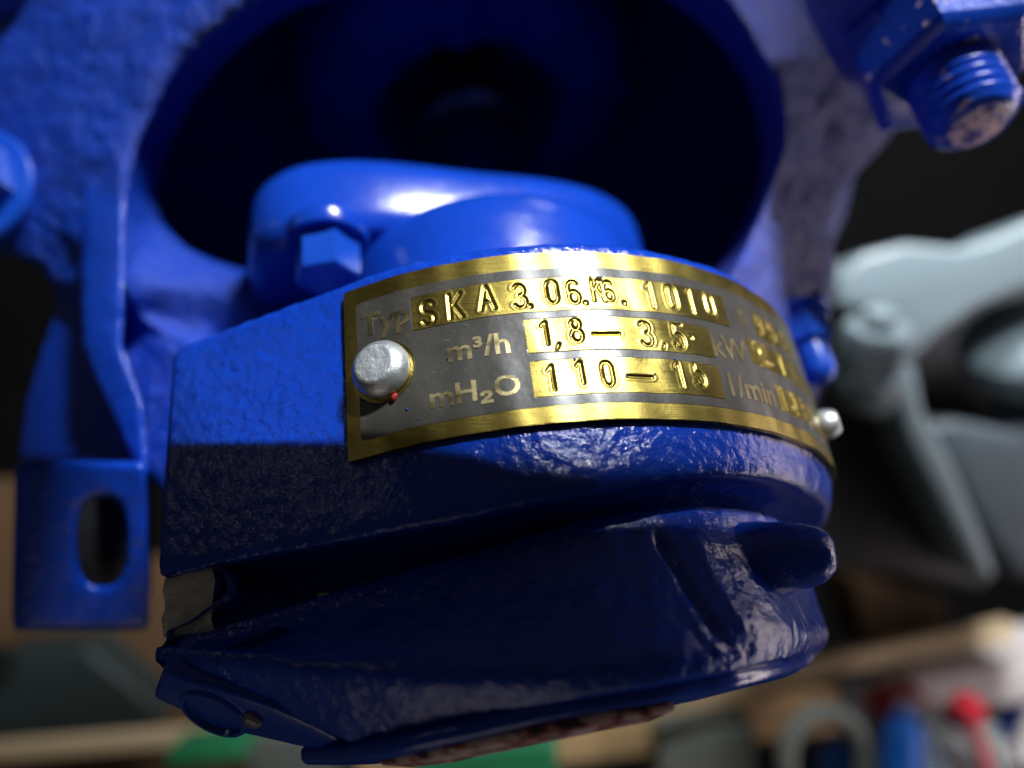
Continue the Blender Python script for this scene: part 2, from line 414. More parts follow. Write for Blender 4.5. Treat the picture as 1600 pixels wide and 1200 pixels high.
# bare metal shims in the gap between the two flanges, left
def rim_block(name, s0, s1, o0, o1, topv, botv, m, amp=.25):
    n = 18; q = []
    for f in np.linspace(0, 1, n):
        s = s0 + (s1 - s0) * f; q.append(s)
    q = np.array(q); hs0 = np.interp(q, OS[:300], hg[:300]) - topv; hs1 = np.interp(q, OS[:300], k6h[:300]) + botv
    rows = [(hs0, o1), (hs0, o0 + .4), (hs0 - .4, o0)] + [(hs0 + (hs1 - hs0) * t, o0) for t in (.25, .4, .55, .7, .85)] + [(hs1, o0 + .4), (hs1, o1)]
    V = np.array([rim(q, h, -o) for h, o in rows]); V = V + amp * fbm(V * V3(.3, .3, 1.6))[..., None] * NF
    return build(name, V.reshape(-1, 3), grid(len(rows), n), m, pump)
rim_block('metal_shim', SL + .6, SL + 8.2, 1.6, 12, -.4, -.4, M['bare'], .5)
rim_block('metal_shim', SL + 18.2, SL + 19.8, 8.5, 12, 3.2, -.3, M['bare'], .25)

# lug with a plug under the left end
lugf = lambda u, v, k=0: rim(*inv(u, v, 6), -6) + k
lug_n = unit(np.cross(lugf(545, 1168) - lugf(240, 1050), lugf(235, 1090) - lugf(240, 1050)))
if lug_n[1] > 0: lug_n = -lug_n
lp = [(252, 1046), (300, 1066), (345, 1078), (430, 1106), (500, 1138), (546, 1164), (530, 1176), (470, 1170), (385, 1150), (300, 1120), (236, 1091)]
lq = P(390, 1110, 92.0); ln_ = unit(V3(-.25, -.78, -.57))
lug = prism('mounting_lug', [on_plane(u, v, lq, ln_) for u, v in lp], -ln_ * 14 + AX * .5, M['cast_soft'], pump, .8)
lathe('drain_plug', on_plane(352, 1086, lq, ln_, -2.5), ln_, [(4.4, 0), (4.4, 2.6), (4.15, 2.95), (3.7, 2.95), (3.5, 2.3), (.01, 2.2)], M['cast_soft'], pump, 40)
lathe('set_screw', on_plane(407, 1104, lq, ln_, -1.5), ln_, [(1.2, 0), (1.2, 1.9), (.9, 2.3), (.01, 2.4)], M['steel'], pump, 24)

# glossy bead and printed strip along the bottom edge
def strip(name, pix, rows, m, amp=0.0, s1=None):
    q = []
    for u, v, o in pix:
        a_, b_ = inv(u, v, o)
        for _ in range(6): o_ = o + tuck(a_, b_); a_, b_ = inv(u, v, o_)
        q.append((a_, b_, o_))
    q = np.array(sorted(q)); s = np.arange(q[0, 0], q[-1, 0] if s1 is None else s1, .8)
    h = np.interp(s, q[:, 0], q[:, 1]); o = np.interp(s, q[:, 0], q[:, 2])
    for _ in range(3): h[1:-1] = .25 * h[:-2] + .5 * h[1:-1] + .25 * h[2:]
    V = np.array([rim(s, h + dh, -(o + do)) for dh, do in rows])
    if amp: V = V + amp * fbm(V * .6)[..., None] * E2
    return build(name, V.reshape(-1, 3), grid(len(rows), len(s)), m, pump)
bead = [(1.2, 8), (.75, .9), (.55, .35), (.2, .05), (-.2, 0), (-.7, .12), (-1.1, .5), (-1.35, 1.2), (-1.4, 8)]
strip('bottom_bead', [(470, 1176, 13), (520, 1176, 9), (570, 1168, 5.5), (631, 1157, 4), (719, 1137, 3), (850, 1107, 3), (937, 1092, 3), (1025, 1078, 3), (1150, 1056, 2.6), (1240, 1036, 2.6), (1295, 1012, 2.6)], bead, M['cast_soft'], .08)
strip('printed_strip', [(590, 1186, 8), (650, 1178, 4.5), (719, 1163, 3.5), (850, 1137, 3.2), (960, 1115, 3.2), (1060, 1098, 3.4)], [(1.5, 5), (.7, 1.2), (.6, .7), (0, .55), (-.6, .7), (-.7, 1.2), (-1, 8)], M['print'], .05)

# ------------------------------------------------------------------ nameplate
PH0, PH1, PS0, PS1 = .35, 23.9, inv(545, 560)[0], R * math.radians(74)
def wave(s, h):
    return .05 * np.sin(s * .55 + .8) + .035 * np.sin(s * 1.25 + h * .12) + .05 * noise(np.stack([s * .35, h * .12, 0 * s], -1))
def sheet(name, s0, s1, h0, h1, out, thick, m, parent, ds=.5, dh=.5, disp=None, rad=0.0):
    ns = max(3, int((s1 - s0) / ds) + 1); nh = max(3, int((h1 - h0) / dh) + 1)
    s = np.linspace(s0, s1, ns); h = np.linspace(h0, h1, nh)
    Sg, Hg = np.meshgrid(s, h)
    if rad:     # rounded corners: squeeze rows near top and bottom
        d = np.minimum(Hg - h0, h1 - Hg); k = np.clip(rad - d, 0, rad); ins = rad - np.sqrt(np.maximum(rad * rad - k * k, 0))
        mid = .5 * (s0 + s1); Sg = mid + (Sg - mid) * (1 - ins / (.5 * (s1 - s0)))
    out_ = out + wave(Sg, Hg) + (disp(Sg, Hg) if disp else 0)
    top = rim(Sg, Hg, out_)
    b = np.ones((nh, ns), bool); b[1:-1, 1:-1] = False
    # outer skirt: duplicate border ring lowered by the thickness
    ring = [(0, j) for j in range(ns)] + [(i, ns - 1) for i in range(1, nh)] + [(nh - 1, j) for j in range(ns - 2, -1, -1)] + [(i, 0) for i in range(nh - 2, 0, -1)]
    low = np.array([rim(Sg[i, j], Hg[i, j], out_[i, j] - thick) for i, j in ring])
    V = np.concatenate([top.reshape(-1, 3), low]); F = grid(nh, ns); n0 = nh * ns; nr = len(ring)
    idx = [i * ns + j for i, j in ring]
    F += [(idx[k], idx[(k + 1) % nr], n0 + (k + 1) % nr, n0 + k) for k in range(nr)]
    return smooth_by_angle(build(name, V, F, m, parent), 50)
PH = lambda u, v: inv(u, v, -.8)
FIELDS = [(((642, 466), (646, 517)), (1133, 484)), (((818, 501), (825, 552)), (1111, 533)), (((827, 566), (835, 621)), (1126, 594)),
          (((1174, 489), (1182, 525)), (1234, 530)), (((1166, 528), (1174, 567)), (1264, 600)), (((1211, 602), (1218, 640)), (1281, 650))]
def field_box(f):
    (a, b), r = f; return .5 * (PH(*a)[0] + PH(*b)[0]), PH(*r)[0], PH(*b)[1], PH(*a)[1]
def sink(Sg, Hg):
    z = 0 * Sg
    for f in FIELDS:
        s0, s1, h0, h1 = field_box(f); d = np.minimum(np.minimum(Sg - s0, s1 - Sg), np.minimum(Hg - h0, h1 - Hg)); z = np.minimum(z, -.55 * np.clip((d - .15) / .3, 0, 1))
    return z
plate = sheet('nameplate', PS0, PS1, PH0, PH1, .75, .7, M['brass'], pump, .3, .3, sink)
tag(plate, 'curved brass nameplate with dark enamel field and stamped type data')
eS0, eH0, eH1 = inv(565, 580)[0], inv(850, 640)[1] , inv(850, 425)[1]
sheet('enamel_field', eS0, R * math.radians(70), eH0, eH1, .80, .06, M['enamel'], plate, .25, .25, sink, rad=.6)
# stroke font for the stamped figures: polylines in a 0.62 x 1 box
def arcp(cx, cy, rx, ry, a0, a1, n=14): return [(cx + rx * math.cos(math.radians(a)), cy + ry * math.sin(math.radians(a))) for a in np.linspace(a0, a1, n)]
G = {
 'S': [arcp(.31, .75, .25, .23, 20, 270) + arcp(.31, .26, .27, .25, 90, -160)],
 'K': [[(.05, 0), (.05, 1)], [(.58, 1), (.07, .42)], [(.22, .58), (.6, 0)]],
 'A': [[(0, 0), (.31, 1), (.62, 0)], [(.12, .33), (.5, .33)]],
 '0': [arcp(.31, .72, .24, .26, 0, 180) + arcp(.31, .28, .24, .26, 180, 360) + [(.55, .72)]],
 '1': [[(.12, .78), (.34, 1), (.34, 0)]],
 '2': [arcp(.31, .72, .25, .26, 165, -35) + [(.05, 0), (.58, 0)]],
 '3': [arcp(.28, .75, .25, .23, 150, -80) + arcp(.28, .27, .28, .26, 85, -150)],
 '4': [[(.45, 0), (.45, 1), (.03, .3), (.62, .3)]],
 '5': [[(.55, 1), (.12, 1), (.08, .55)] + arcp(.3, .32, .27, .3, 120, -150)],
 '6': [arcp(.31, .72, .25, .27, 40, 180) + [(.06, .3)] + arcp(.31, .29, .25, .27, 180, -180)],
 '8': [arcp(.31, .76, .21, .22, -90, 270), arcp(.31, .27, .26, .26, 90, 450)],
 '9': [arcp(.31, .70, .25, .27, 0, 360) + [(.56, .3)] + arcp(.31, .28, .25, .27, 0, -140)],
 '.': [[(.26, .02), (.34, .02), (.34, .1), (.26, .1), (.26, .02)]], ',': [[(.38, .14), (.22, -.16)]], '-': [[(-.35, .45), (.98, .45)]], '~': [[(0, .45), (.6, .45)]],
}
def strokes(chars):
    """chars: (char, u, v, height px) -> segments in (s, h)"""
    seg = []; cen = []
    for ch, u, v, hp in chars:
        s, h = PH(u, v); hh = abs(PH(u, v - hp / 2)[1] - PH(u, v + hp / 2)[1]); hh = min(hh, 4.2) * .88; cen.append((s, h))
        base = h if ch in '.,' else h - hh / 2
        for line in G[ch]:
            q = [(s + (x - .31) * hh * .78, base + y * hh * (1 if ch not in '.,' else .9)) for x, y in line]
            seg += [(q[i], q[i + 1]) for i in range(len(q) - 1)]
    return seg, cen
def stamped(name, left, right_u, chars, label):
    (tlu, tlv), (blu, blv) = left
    s0 = .5 * (PH(tlu, tlv)[0] + PH(blu, blv)[0]); h1 = PH(tlu, tlv)[1]; h0 = PH(blu, blv)[1]
    s1 = PH(*right_u)[0]; seg, cen = strokes(chars)
    def disp(Sg, Hg):
        d = np.full(Sg.shape, 9.0)
        for (ax, ay), (bx, by) in seg:
            vx, vy = bx - ax, by - ay; l2 = vx * vx + vy * vy + 1e-9
            t = np.clip(((Sg - ax) * vx + (Hg - ay) * vy) / l2, 0, 1)
            d = np.minimum(d, np.hypot(Sg - ax - t * vx, Hg - ay - t * vy))
        z = -.17 * np.exp(-(d / .18) ** 2) + .035 * np.exp(-((d - .42) / .18) ** 2)
        for cx, cy in cen: z = z - .05 * np.exp(-(((Sg - cx) / 1.5) ** 2 + ((Hg - cy) / 2.2) ** 2))
        ed = np.minimum(np.minimum(Sg - s0, s1 - Sg), np.minimum(Hg - h0, h1 - Hg)); return z * np.clip(ed / .5, 0, 1)
    o = sheet(name, s0, s1, h0, h1, .87, .14, M['brass'], plate, .11, .11, disp)
    return tag(o, label)
stamped('stamped_field', ((642, 466), (646, 517)), (1133, 484),
        [('S', 669, 489, 43), ('K', 711, 478, 43), ('A', 760, 465, 43), ('3', 812, 463, 42), ('.', 829, 480, 42), ('0', 862, 455, 42), ('6', 896, 457, 40), ('.', 916, 475, 42),
         ('K', 934, 452, 40), ('1', 940, 451, 46), ('6', 951, 455, 34), ('.', 977, 475, 42), ('1', 1016, 461, 42), ('0', 1049, 465, 42), ('1', 1079, 470, 42), ('0', 1108, 475, 42)], 'brass field stamped with the type number')
stamped('stamped_field', ((818, 501), (825, 552)), (1111, 533),
        [('1', 853, 519, 42), (',', 872, 541, 40), ('8', 900, 516, 42), ('-', 947, 520, 40), ('3', 1010, 521, 42), (',', 1038, 543, 38), ('5', 1060, 526, 42), ('.', 1080, 530, 38)], 'brass field stamped with the flow rate')
stamped('stamped_field', ((827, 566), (835, 621)), (1126, 594),
        [('1', 863, 590, 44), ('1', 908, 581, 40), ('0', 949, 584, 44), ('-', 1000, 587, 40), ('1', 1062, 585, 42), ('5', 1092, 586, 42)], 'brass field stamped with the delivery head')
rsE = (1268, 600)
stamped('stamped_field', ((1174, 489), (1182, 525)), (1234, 530), [('9', 1186, 508, 38), ('5', 1205, 519, 38), ('0', 1222, 530, 36)], 'small brass field stamped with a number beside n')
stamped('stamped_field', ((1166, 528), (1174, 567)), (1264, 600), [('2', 1184, 554, 40), ('~', 1203, 568, 38), ('1', 1222, 575, 38), ('1', 1240, 588, 36)], 'small brass field stamped with the power')
stamped('stamped_field', ((1211, 602), (1218, 640)), (1281, 650), [('1', 1224, 622, 38), ('4', 1240, 631, 38), ('5', 1255, 640, 36), ('0', 1267, 650, 36)], 'small brass field stamped with the speed')
# raised printed captions
def caption(name, txt, u, v, hp, wid=1.0, off=.022):
    cu = bpy.data.curves.new(name, 'FONT'); cu.body = txt; cu.align_x = 'CENTER'; cu.size = 1.0; cu.offset = off; cu.resolution_u = 3; cu.extrude = .02
    to = bpy.data.objects.new(name + '_text', cu); sc.collection.objects.link(to)
    dg = bpy.context.evaluated_depsgraph_get(); me = to.evaluated_get(dg).to_mesh()
    v_ = np.array([p.co[:] for p in me.vertices]); f_ = [tuple(p.vertices) for p in me.polygons]
    to.evaluated_get(dg).to_mesh_clear(); bpy.data.objects.remove(to); bpy.data.curves.remove(cu)
    s, h = PH(u, v); k = abs(PH(u, v - hp / 2)[1] - PH(u, v + hp / 2)[1]) / .73
    sg = s + v_[:, 0] * k * wid; hg_ = h + (v_[:, 1] - .36) * k
    o = build(name, rim(sg, hg_, .845 + .02 * np.sign(v_[:, 2]) + wave(sg, hg_)), f_, M['brass_print'], plate, smooth=False)
    return o
caption('caption', 'Typ', 602, 498, 34, 1.0); caption('caption', 'm\u00b3/h', 747, 541, 33, 1.05); caption('caption', 'mH\u2082O', 741, 609, 33, 1.05)
caption('caption', 'n', 1157, 491, 30, .8); caption('caption', 'kW', 1139, 543, 33, .9); caption('caption', '1/min', 1174, 607, 33, .95)
# brass pads and rivets
def rivet(u, v, s=None, h=None, r=3.65):
    if s is None: s, h = PH(u, v)
    n = unit(rim(s, h, 1) - rim(s, h, 0)); p = rim(s, h, .80)
    x, y, z = basis(n)
    lathe('rivet_pad', p - n * .02, n, [(r * 1.12, 0), (r * 1.12, .1), (r * 1.05, .13), (.01, .13)], M['brass'], plate, 48)
    o = lathe('rivet', p, n, [(r * .96, .1), (r, .35), (r, .9), (r * .97, 1.35), (r * .88, 1.95), (r * .74, 2.45), (r * .69, 2.6)], M['rivet'], plate, 56, deg=55)
    lathe('rivet_face', p, n, [(r * .69, 2.55), (r * .66, 2.66), (r * .6, 2.68), (r * .3, 2.70), (.01, 2.70)], M['rivet_face'], o.parent, 48, deg=60, noise_amp=.06, nscale=.9)
rivet(600, 581)
rivet(0, 0, R * math.radians(69), 8.0, 2.3)
V, F = tube_vf([rim(*PH(619, 612), .95), rim(*PH(617, 619), 1.0), rim(*PH(614, 627), .95)], [.25, .4, .3], 8)
build('red_fleck', V, F, M['redmark'], plate)

for u, v, r in [(898, 562, .17), (977, 588, .16), (637, 640, .16), (566, 626, .16), (1023, 585, .12), (1054, 562, .13), (700, 560, .1), (655, 655, .1)]:
    p = rim(*PH(u, v), .93); nn = unit(p - rim(*PH(u, v), 0))
    lathe('paint_speck', p, nn, [(r, -.05), (r * .9, .04), (r * .5, .09), (.01, .1)], M['bolt_blue'], plate, 12, deg=80)

# ------------------------------------------------------------------ lantern: wall with the big window
LP = P(700, 400, 132); LN = unit((0, -.985, .17)); WC = (705, 250)
NA = 480
def polar(pix, n=480):
    q = np.array(pix, float); a = np.arctan2(q[:, 1] - WC[1], q[:, 0] - WC[0]); r = np.hypot(q[:, 1] - WC[1], q[:, 0] - WC[0])
    o = np.argsort(a); a, r = a[o], r[o]; A = np.linspace(-np.pi, np.pi, n, endpoint=False)
    rr = np.interp(A, np.concatenate([a - 2 * np.pi, a, a + 2 * np.pi]), np.tile(r, 3))
    rr = (np.roll(rr, 1) + 2 * rr + np.roll(rr, -1)) / 4
    return np.stack([WC[0] + rr * np.cos(A), WC[1] + rr * np.sin(A)], 1)
inner = polar([(600, -24), (740, -70), (900, -110), (1050, -70), (1133, 0), (1180, 67), (1210, 127), (1223, 187), (1220, 240), (1200, 300), (1177, 360), (1140, 430), (1080, 520), (950, 600), (700, 640), (450, 600), (300, 540), (225, 495), (202, 450), (195, 375), (197, 300), (210, 232), (240, 169), (277, 101), (352, 37), (420, -8), (500, -16)])
far = polar([(760, -30), (900, -30), (990, -24), (1042, 0), (1106, 49), (1162, 124), (1185, 195), (1189, 262), (1177, 319), (1144, 382), (1100, 440), (1000, 520), (700, 560), (500, 500), (400, 425), (290, 386), (255, 349), (246, 300), (259, 240), (300, 161), (375, 75), (506, 0), (600, -24)])
outer = polar([(1480, -200), (1472, 0), (1440, 120), (1390, 213), (1340, 267), (1307, 320), (1293, 353), (1304, 400), (1297, 457), (1297, 500), (1290, 560), (1270, 640), (1100, 750), (700, 850), (300, 800), (225, 740), (205, 700), (160, 620), (128, 550), (92, 490), (90, 461), (64, 414), (6, 394), (-160, 370), (-420, 250), (-560, 60), (-640, -200), (-640, -500), (-200, -560), (300, -420), (900, -320)])
rows = []
def sst(a, b, x): t = min(max((x - a) / (b - a), 0), 1); return t * t * (3 - 2 * t)
def CUR(u, v=0):
    """the wall curves round the pump axis; it steps back left of the rib and below the window on the left"""
    r = -23 * ((min(max(u, -250), 1450) - 700) / 600) ** 2
    return r - 5 * sst(150, 90, u) * sst(200, 480, v) - 12 * sst(430, 530, v) * sst(400, 320, u)
def lrow(px, off): rows.append(np.array([on_plane(u, v, LP, LN, off + CUR(u, v)) for u, v in px]))
lrow(outer, -26); lrow(outer, -6); lrow(outer, -2)
for t in (.02, .05, .09): lrow(outer * (1 - t) + inner * t, -1.0 + 10 * t if t < .1 else 0)
for t in np.linspace(.13, .97, 76): lrow(outer * (1 - t) + inner * t, 0)
lrow(inner, -.6)
for t in np.linspace(.12, 1, 14): lrow(inner * (1 - t) + far * t, -1.5 - 20 * t)
ctr = np.array(WC)
lrow(ctr + (far - ctr) * 1.03, -23); lrow(ctr + (far - ctr) * 1.25, -27)
lrow(ctr + (far - ctr) * 1.3, -60)
lrow(ctr + (far - ctr) * 1.2, -110); lrow(ctr + (far - ctr) * .6, -125); lrow(ctr + (far - ctr) * .02, -128)
V = np.array(rows); am = np.full(len(rows), .55); am[:2] = .2; am[82:] = .15; am[-6:] = .6
V = V + (am[:, None] * (fbm(V * .13, 3) * .9 + .6 * fbm(V * V3(.3, .3, .55), 3)))[..., None] * LN
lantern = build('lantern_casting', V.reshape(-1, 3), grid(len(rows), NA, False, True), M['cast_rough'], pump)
tag(lantern, 'rough blue cast wall with a large rounded window')
LPt = lambda u, v, off=0: on_plane(u, v, LP, LN, off)
KL = CUR(160)
RB = []
for v, ul, ur, k in [(215, 158, 208, -3), (260, 143, 202, -1.2), (310, 130, 196, .2), (350, 128, 195, .9), (400, 127, 194, 1.5), (470, 127, 193, 2.5), (540, 128, 190, 3), (580, 143, 204, 3), (625, 163, 222, 3), (680, 190, 226, 3), (735, 217, 231, 3)]:
    uu = [ul - 1, ul, ul + 3, ul + 8, ul + 8 + (ur - ul - 16) * .33, ul + 8 + (ur - ul - 16) * .66, ur - 8, ur - 3, ur, ur + 1]
    RB.append([LPt(u, v, -23 * ((u - 700) / 600) ** 2 + k - e) for u, e in zip(uu, (14, 1.2, .3, 0, 0, 0, 0, .3, 1.2, 14))])
V = np.array(RB); V = np.array([V[i] * (1 - t) + V[i + 1] * t for i in range(len(V) - 1) for t in np.arange(0, 1, .125)] + [V[-1]])
V = V + .18 * fbm(V * .35)[..., None] * LN
build('rib', V.reshape(-1, 3), grid(len(V), 10), M['cast_rim'], pump)
prism('web', [LPt(u, v, KL - 2 - (206 - u) * .11) for u, v in [(92, 440), (140, 430), (140, 545), (206, 690), (212, 722), (28, 718), (32, 690), (41, 624), (66, 542), (90, 470)]], -LN * 6, M['cast_rim'], pump, .8)
# foot: bent plate with an oblong slot
FPq = P(120, 850, 136.0); FN = unit((.05, -.97, -.24))
def foot():
    co = [(24, 716), (228, 722), (234, 985), (18, 984)]
    n = 72; V = []; A = np.linspace(0, 2 * np.pi, n, endpoint=False)
    cx, cy = 160, 846
    def slot(k, off):
        out = []
        for a in A:
            x, y = math.cos(a), math.sin(a); ry, rx = 71 * k, 40 * k
            q = (abs(x / rx) ** 2.6 + abs(y / ry) ** 2.6) ** (-1 / 2.6); out.append(on_plane(cx + x * q, cy + y * q, FPq, FN, off))
        return out
    def rect(off, g=0):
        out = []
        for a in A:
            x, y = math.cos(a), math.sin(a); t = 1e9
            for (x0, y0), (x1, y1) in zip(co, co[1:] + co[:1]):
                dx, dy = x1 - x0, y1 - y0; den = x * dy - y * dx
                if abs(den) < 1e-9: continue
                tt = ((x0 - cx) * dy - (y0 - cy) * dx) / den
                if tt > 0: t = min(t, tt)
            out.append(on_plane(cx + x * (t - g), cy + y * (t - g), FPq, FN, off))
        return out
    rows = [rect(-9), rect(-1.2), rect(-.3, 3), rect(0, 9)]
    a, b = np.array(rect(0, 9)), np.array(slot(1.06, 0))
    rows += [list(a * (1 - t) + b * t) for t in (.2, .4, .6, .8, 1)]
    rows += [slot(1.0, -.5), slot(.99, -3), slot(.98, -8)]
    V = np.array(rows); V = V + .12 * fbm(V * .35)[..., None] * FN
    return build('foot', V.reshape(-1, 3), grid(len(rows), n, False, True), M['cast_rim'], pump)
prism('slot_shade_back', [on_plane(u, v, FPq, FN, -16) for u, v in [(70, 740), (214, 740), (214, 960), (70, 960)]], -FN * 8, M['black'], pump, 1)  # black slab added to stand in for the darkness inside the slot
tag(foot(), 'blue mounting foot with an oblong slot')
# left bolt, boss top left, lower right cap screw
def hexbolt(name, p, ax, r, h, m, washer=None, rot=0.):
    o = lathe(name, p, ax, [(r, 0), (r, h - .9), (r * .97, h - .35), (r * .86, h), (.01, h + .05)], m, pump, 60, 6, rot, deg=25)
    if washer:
        o2 = lathe('washer', p - unit(ax) * washer[1], ax, [(washer[0], 0), (washer[0], washer[1] - .5), (washer[0] - .5, washer[1]), (r * .5, washer[1])], m, pump, 60)
    return o
hexbolt('hex_bolt', LPt(-48, 288, CUR(0) + 4), LN, 9.8, 7, M['bolt_blue'], (12.6, 3.5), .35)
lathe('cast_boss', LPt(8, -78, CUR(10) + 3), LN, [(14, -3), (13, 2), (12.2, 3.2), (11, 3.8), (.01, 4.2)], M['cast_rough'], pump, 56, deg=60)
sE = P(1528, 198, 128); sA_ = -AX
prof = [(.01, 0), (5.3, 0), (6.3, .7)]
hexnut_c = sE + AX * 12
# stud with rounded thread turns
tp = [(.01, 0.0), (4.6, 0.0), (5.6, .35), (6.4, 1.1)]
for k in range(13):
    z = 1.5 + k * 2.0; tp += [(6.5, z), (7.25, z + .5), (7.35, z + .8), (7.1, z + 1.2), (6.4, z + 1.7)]
lathe('threaded_stud', sE, AX, tp, M['stud_blue'], pump, 56, deg=70, noise_amp=.12, nscale=.3)
lathe('stud_end', sE - AX * .12, AX, [(.01, 0), (4.3, 0), (4.9, .35), (4.4, .9)], M['stud_chip'], pump, 40, deg=60, noise_amp=.15, nscale=.6)
lathe('hex_nut', sE + AX * 11, AX, [(7.4, .6), (9.5, .2), (12.2, 0), (13.6, .8), (14.2, 1.6), (14.2, 12.5), (13.2, 13.6), (7, 13.6)], M['stud_blue'], pump, 72, 6, .5, deg=25)
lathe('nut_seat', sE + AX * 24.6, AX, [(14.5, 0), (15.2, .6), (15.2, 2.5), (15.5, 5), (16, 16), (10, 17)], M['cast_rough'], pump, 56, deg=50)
cq = P(1262, 530, 150)
hexbolt('hex_bolt', cq + AX * 5, -AX, 4.6, 6.5, M['bolt_blue'], (5.6, 1.2), .2)
lathe('bolt_end', cq - AX * 2, -AX, [(3.2, 0), (3.2, 5), (2.7, 6.4), (1.4, 7.2), (.01, 7.4)], M['bolt_blue'], pump, 32, deg=60)

# ------------------------------------------------------------------ gland and shaft inside the window
def axp(t): return C0 + AX * t
lathe('gland_collar', axp(24), AX, [(29.5, 0), (29.5, 23), (29.2, 26.5), (28.3, 29), (26.6, 30.6), (24, 31.4), (15, 31.8)], M['cast_soft'], pump, 96, deg=70)
def gland():
    rot = math.radians(-20); x = math.cos(rot) * E1 - math.sin(rot) * (-E2) * -1; x = unit(math.cos(rot) * E1 + math.sin(rot) * E2); y = unit(np.cross(AX, x)); y = y if y @ E2 > 0 else -y
    c = axp(56) - x * 7; n = 120; V = []
    prof = [(-14, -4), (-2.6, -4), (-1.0, -3), (-.1, 0), (0, 4), (.05, 7), (-.15, 8.6), (-.8, 10.4), (-2.2, 12.2), (-4.5, 13.6), (-8, 14.6), (-14, 15.0)]
    A = np.linspace(0, 2 * np.pi, n, endpoint=False)
    for o, t in prof:
        for a in A:
            ca, sa = math.cos(a), math.sin(a); p = 1.75
            ru = (abs(ca / 39) ** 3.0 + abs(sa / 18.5) ** 3.0) ** (-1 / 3.0)
            V.append(c + AX * t + (x * ca + y * sa) * (ru + o))
    F = grid(len(prof), n, False, True); F.append(tuple(range(n - 1, -1, -1))); F.append(tuple(range((len(prof) - 1) * n, len(prof) * n)))
    return smooth_by_angle(build('gland_flange', np.array(V), F, M['cast_soft'], pump), 60)
tag(gland(), 'smooth oval blue gland flange')
gb = P(512, 398, 132)
lathe('bolt_boss', gb + AX * 2.0, AX, [(6.6, 0), (6.9, .5), (6.9, 2.5), (5, 5)], M['cast_soft'], pump, 48)
hexbolt('hex_bolt', gb + AX * 2.2, -AX, 5.4, 7.5, M['bolt_blue'], None, .62)
lathe('shaft', axp(100) - E2 * 40, AX, [(12, 0), (12, 34), (15, 35), (15, 42), (12, 43), (12, 75)], M['steel'], pump, 48)
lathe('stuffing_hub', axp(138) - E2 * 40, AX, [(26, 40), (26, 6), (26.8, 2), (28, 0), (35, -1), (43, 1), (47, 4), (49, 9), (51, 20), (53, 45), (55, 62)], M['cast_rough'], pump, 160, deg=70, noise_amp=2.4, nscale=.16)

# ------------------------------------------------------------------ surroundings
gp = thing('grey_pump', P(1500, 900, 380), 'light grey painted pump casting with an open window, behind the nameplate', 'pump')
GN = V3(0, 1, 0)
g = lambda pts, d: [P(u, v, d) for u, v in pts]
prism('upper_arm', g([(1304, 482), (1308, 432), (1345, 396), (1420, 378), (1500, 386), (1560, 368), (1620, 340), (1760, 290), (1760, 400), (1600, 452), (1530, 482), (1470, 522), (1428, 566), (1400, 562), (1402, 490)], 375), GN * 55, M['grey_paint'], gp, 7, 5)
prism('side_arm', g([(1380, 585), (1432, 560), (1446, 640), (1492, 720), (1548, 858), (1566, 910), (1524, 905), (1470, 792), (1418, 690)], 372), GN * 30, M['grey_paint'], gp, 5, 4)
lathe('hex_nut', P(1360, 560, 378), unit((.0, -.5, .85)), [(17, -8), (17, 14), (15, 17), (8, 17.5), (8, 24), (.01, 25)], M['grey_paint'], gp, 48, 6, .3)
lathe('nut_washer', P(1360, 590, 378), unit((.0, -.5, .85)), [(14, -12), (16, -3), (14, 3), (10, 4)], M['grey_paint'], gp, 40)
lathe('inner_hub', P(1620, 640, 430), unit((-.35, -.5, .8)), [(22, -30), (22, 30), (34, 34), (36, 48), (30, 54), (14, 58), (.01, 59)], M['grey_paint'], gp, 56, deg=50)
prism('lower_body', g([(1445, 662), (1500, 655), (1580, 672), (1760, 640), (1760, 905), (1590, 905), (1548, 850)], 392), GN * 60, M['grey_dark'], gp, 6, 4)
prism('window_back', g([(1400, 480), (1780, 380), (1780, 700), (1440, 700)], 470), GN * 20, M['black'], gp, 3)
bc = prism('black_cover', g([(1250, 600), (1400, 575), (1430, 640), (1500, 780), (1560, 900), (1540, 925), (1420, 905), (1290, 890), (1230, 880)], 400), V3(0, 70, 0), M['black'], None, 8, 4)
tag(bc, 'black cover leaning under the grey pump', 'cover')
# pallet boards and blocks
pal = thing('wooden_pallet', P(800, 1500, 520), 'pale wooden pallet of boards below the blue pump', 'pallet')
beam('board', P(-160, 1186, 470), P(395, 1141, 490), 8, 10, M['wood_light'], pal)
beam('board', P(1010, 1094, 470), P(1576, 982, 520), 10, 12, M['wood_light'], pal)
beam('board', P(560, 1178, 500), P(1320, 1090, 540), 30, 30, M['wood_tan'], pal)
beam('board', P(1180, 1078, 560), P(1700, 985, 620), 40, 14, M['wood_grey'], pal)
beam('block', P(1290, 1075, 540), P(1340, 1066, 545), 40, 26, M['grey_dark'], pal)
beam('block', P(1420, 1045, 545), P(1450, 1040, 550), 40, 30, M['grey_dark'], pal)
beam('board', P(1180, 1110, 580), P(1650, 1030, 640), 30, 40, M['wood_dark'], pal)
pan = prism('brown_board', g([(-200, 960), (300, 860), (600, 1000), (600, 1250), (-200, 1300)], 640), GN * 12, M['wood_dark'], None, 1)
tag(pan, 'dark brown board standing behind the mounting foot', 'board')
pan = prism('brown_crate', g([(1335, 905), (1480, 935), (1475, 1000), (1360, 1030)], 560), GN * 60, M['wood_dark'], None, 2)
tag(pan, 'small dark brown wooden crate below the black cover', 'crate')
pan = prism('brown_board', g([(-150, 760), (14, 750), (16, 1010), (-150, 1020)], 520), GN * 12, M['wood_dark'], None, 1)
tag(pan, 'brown board at the left edge beside the slotted foot', 'board')
dk = prism('dark_crate', g([(-150, 1030), (130, 1010), (260, 1120), (200, 1165), (-150, 1190)], 560), GN * 40, M['teal'], None, 3)
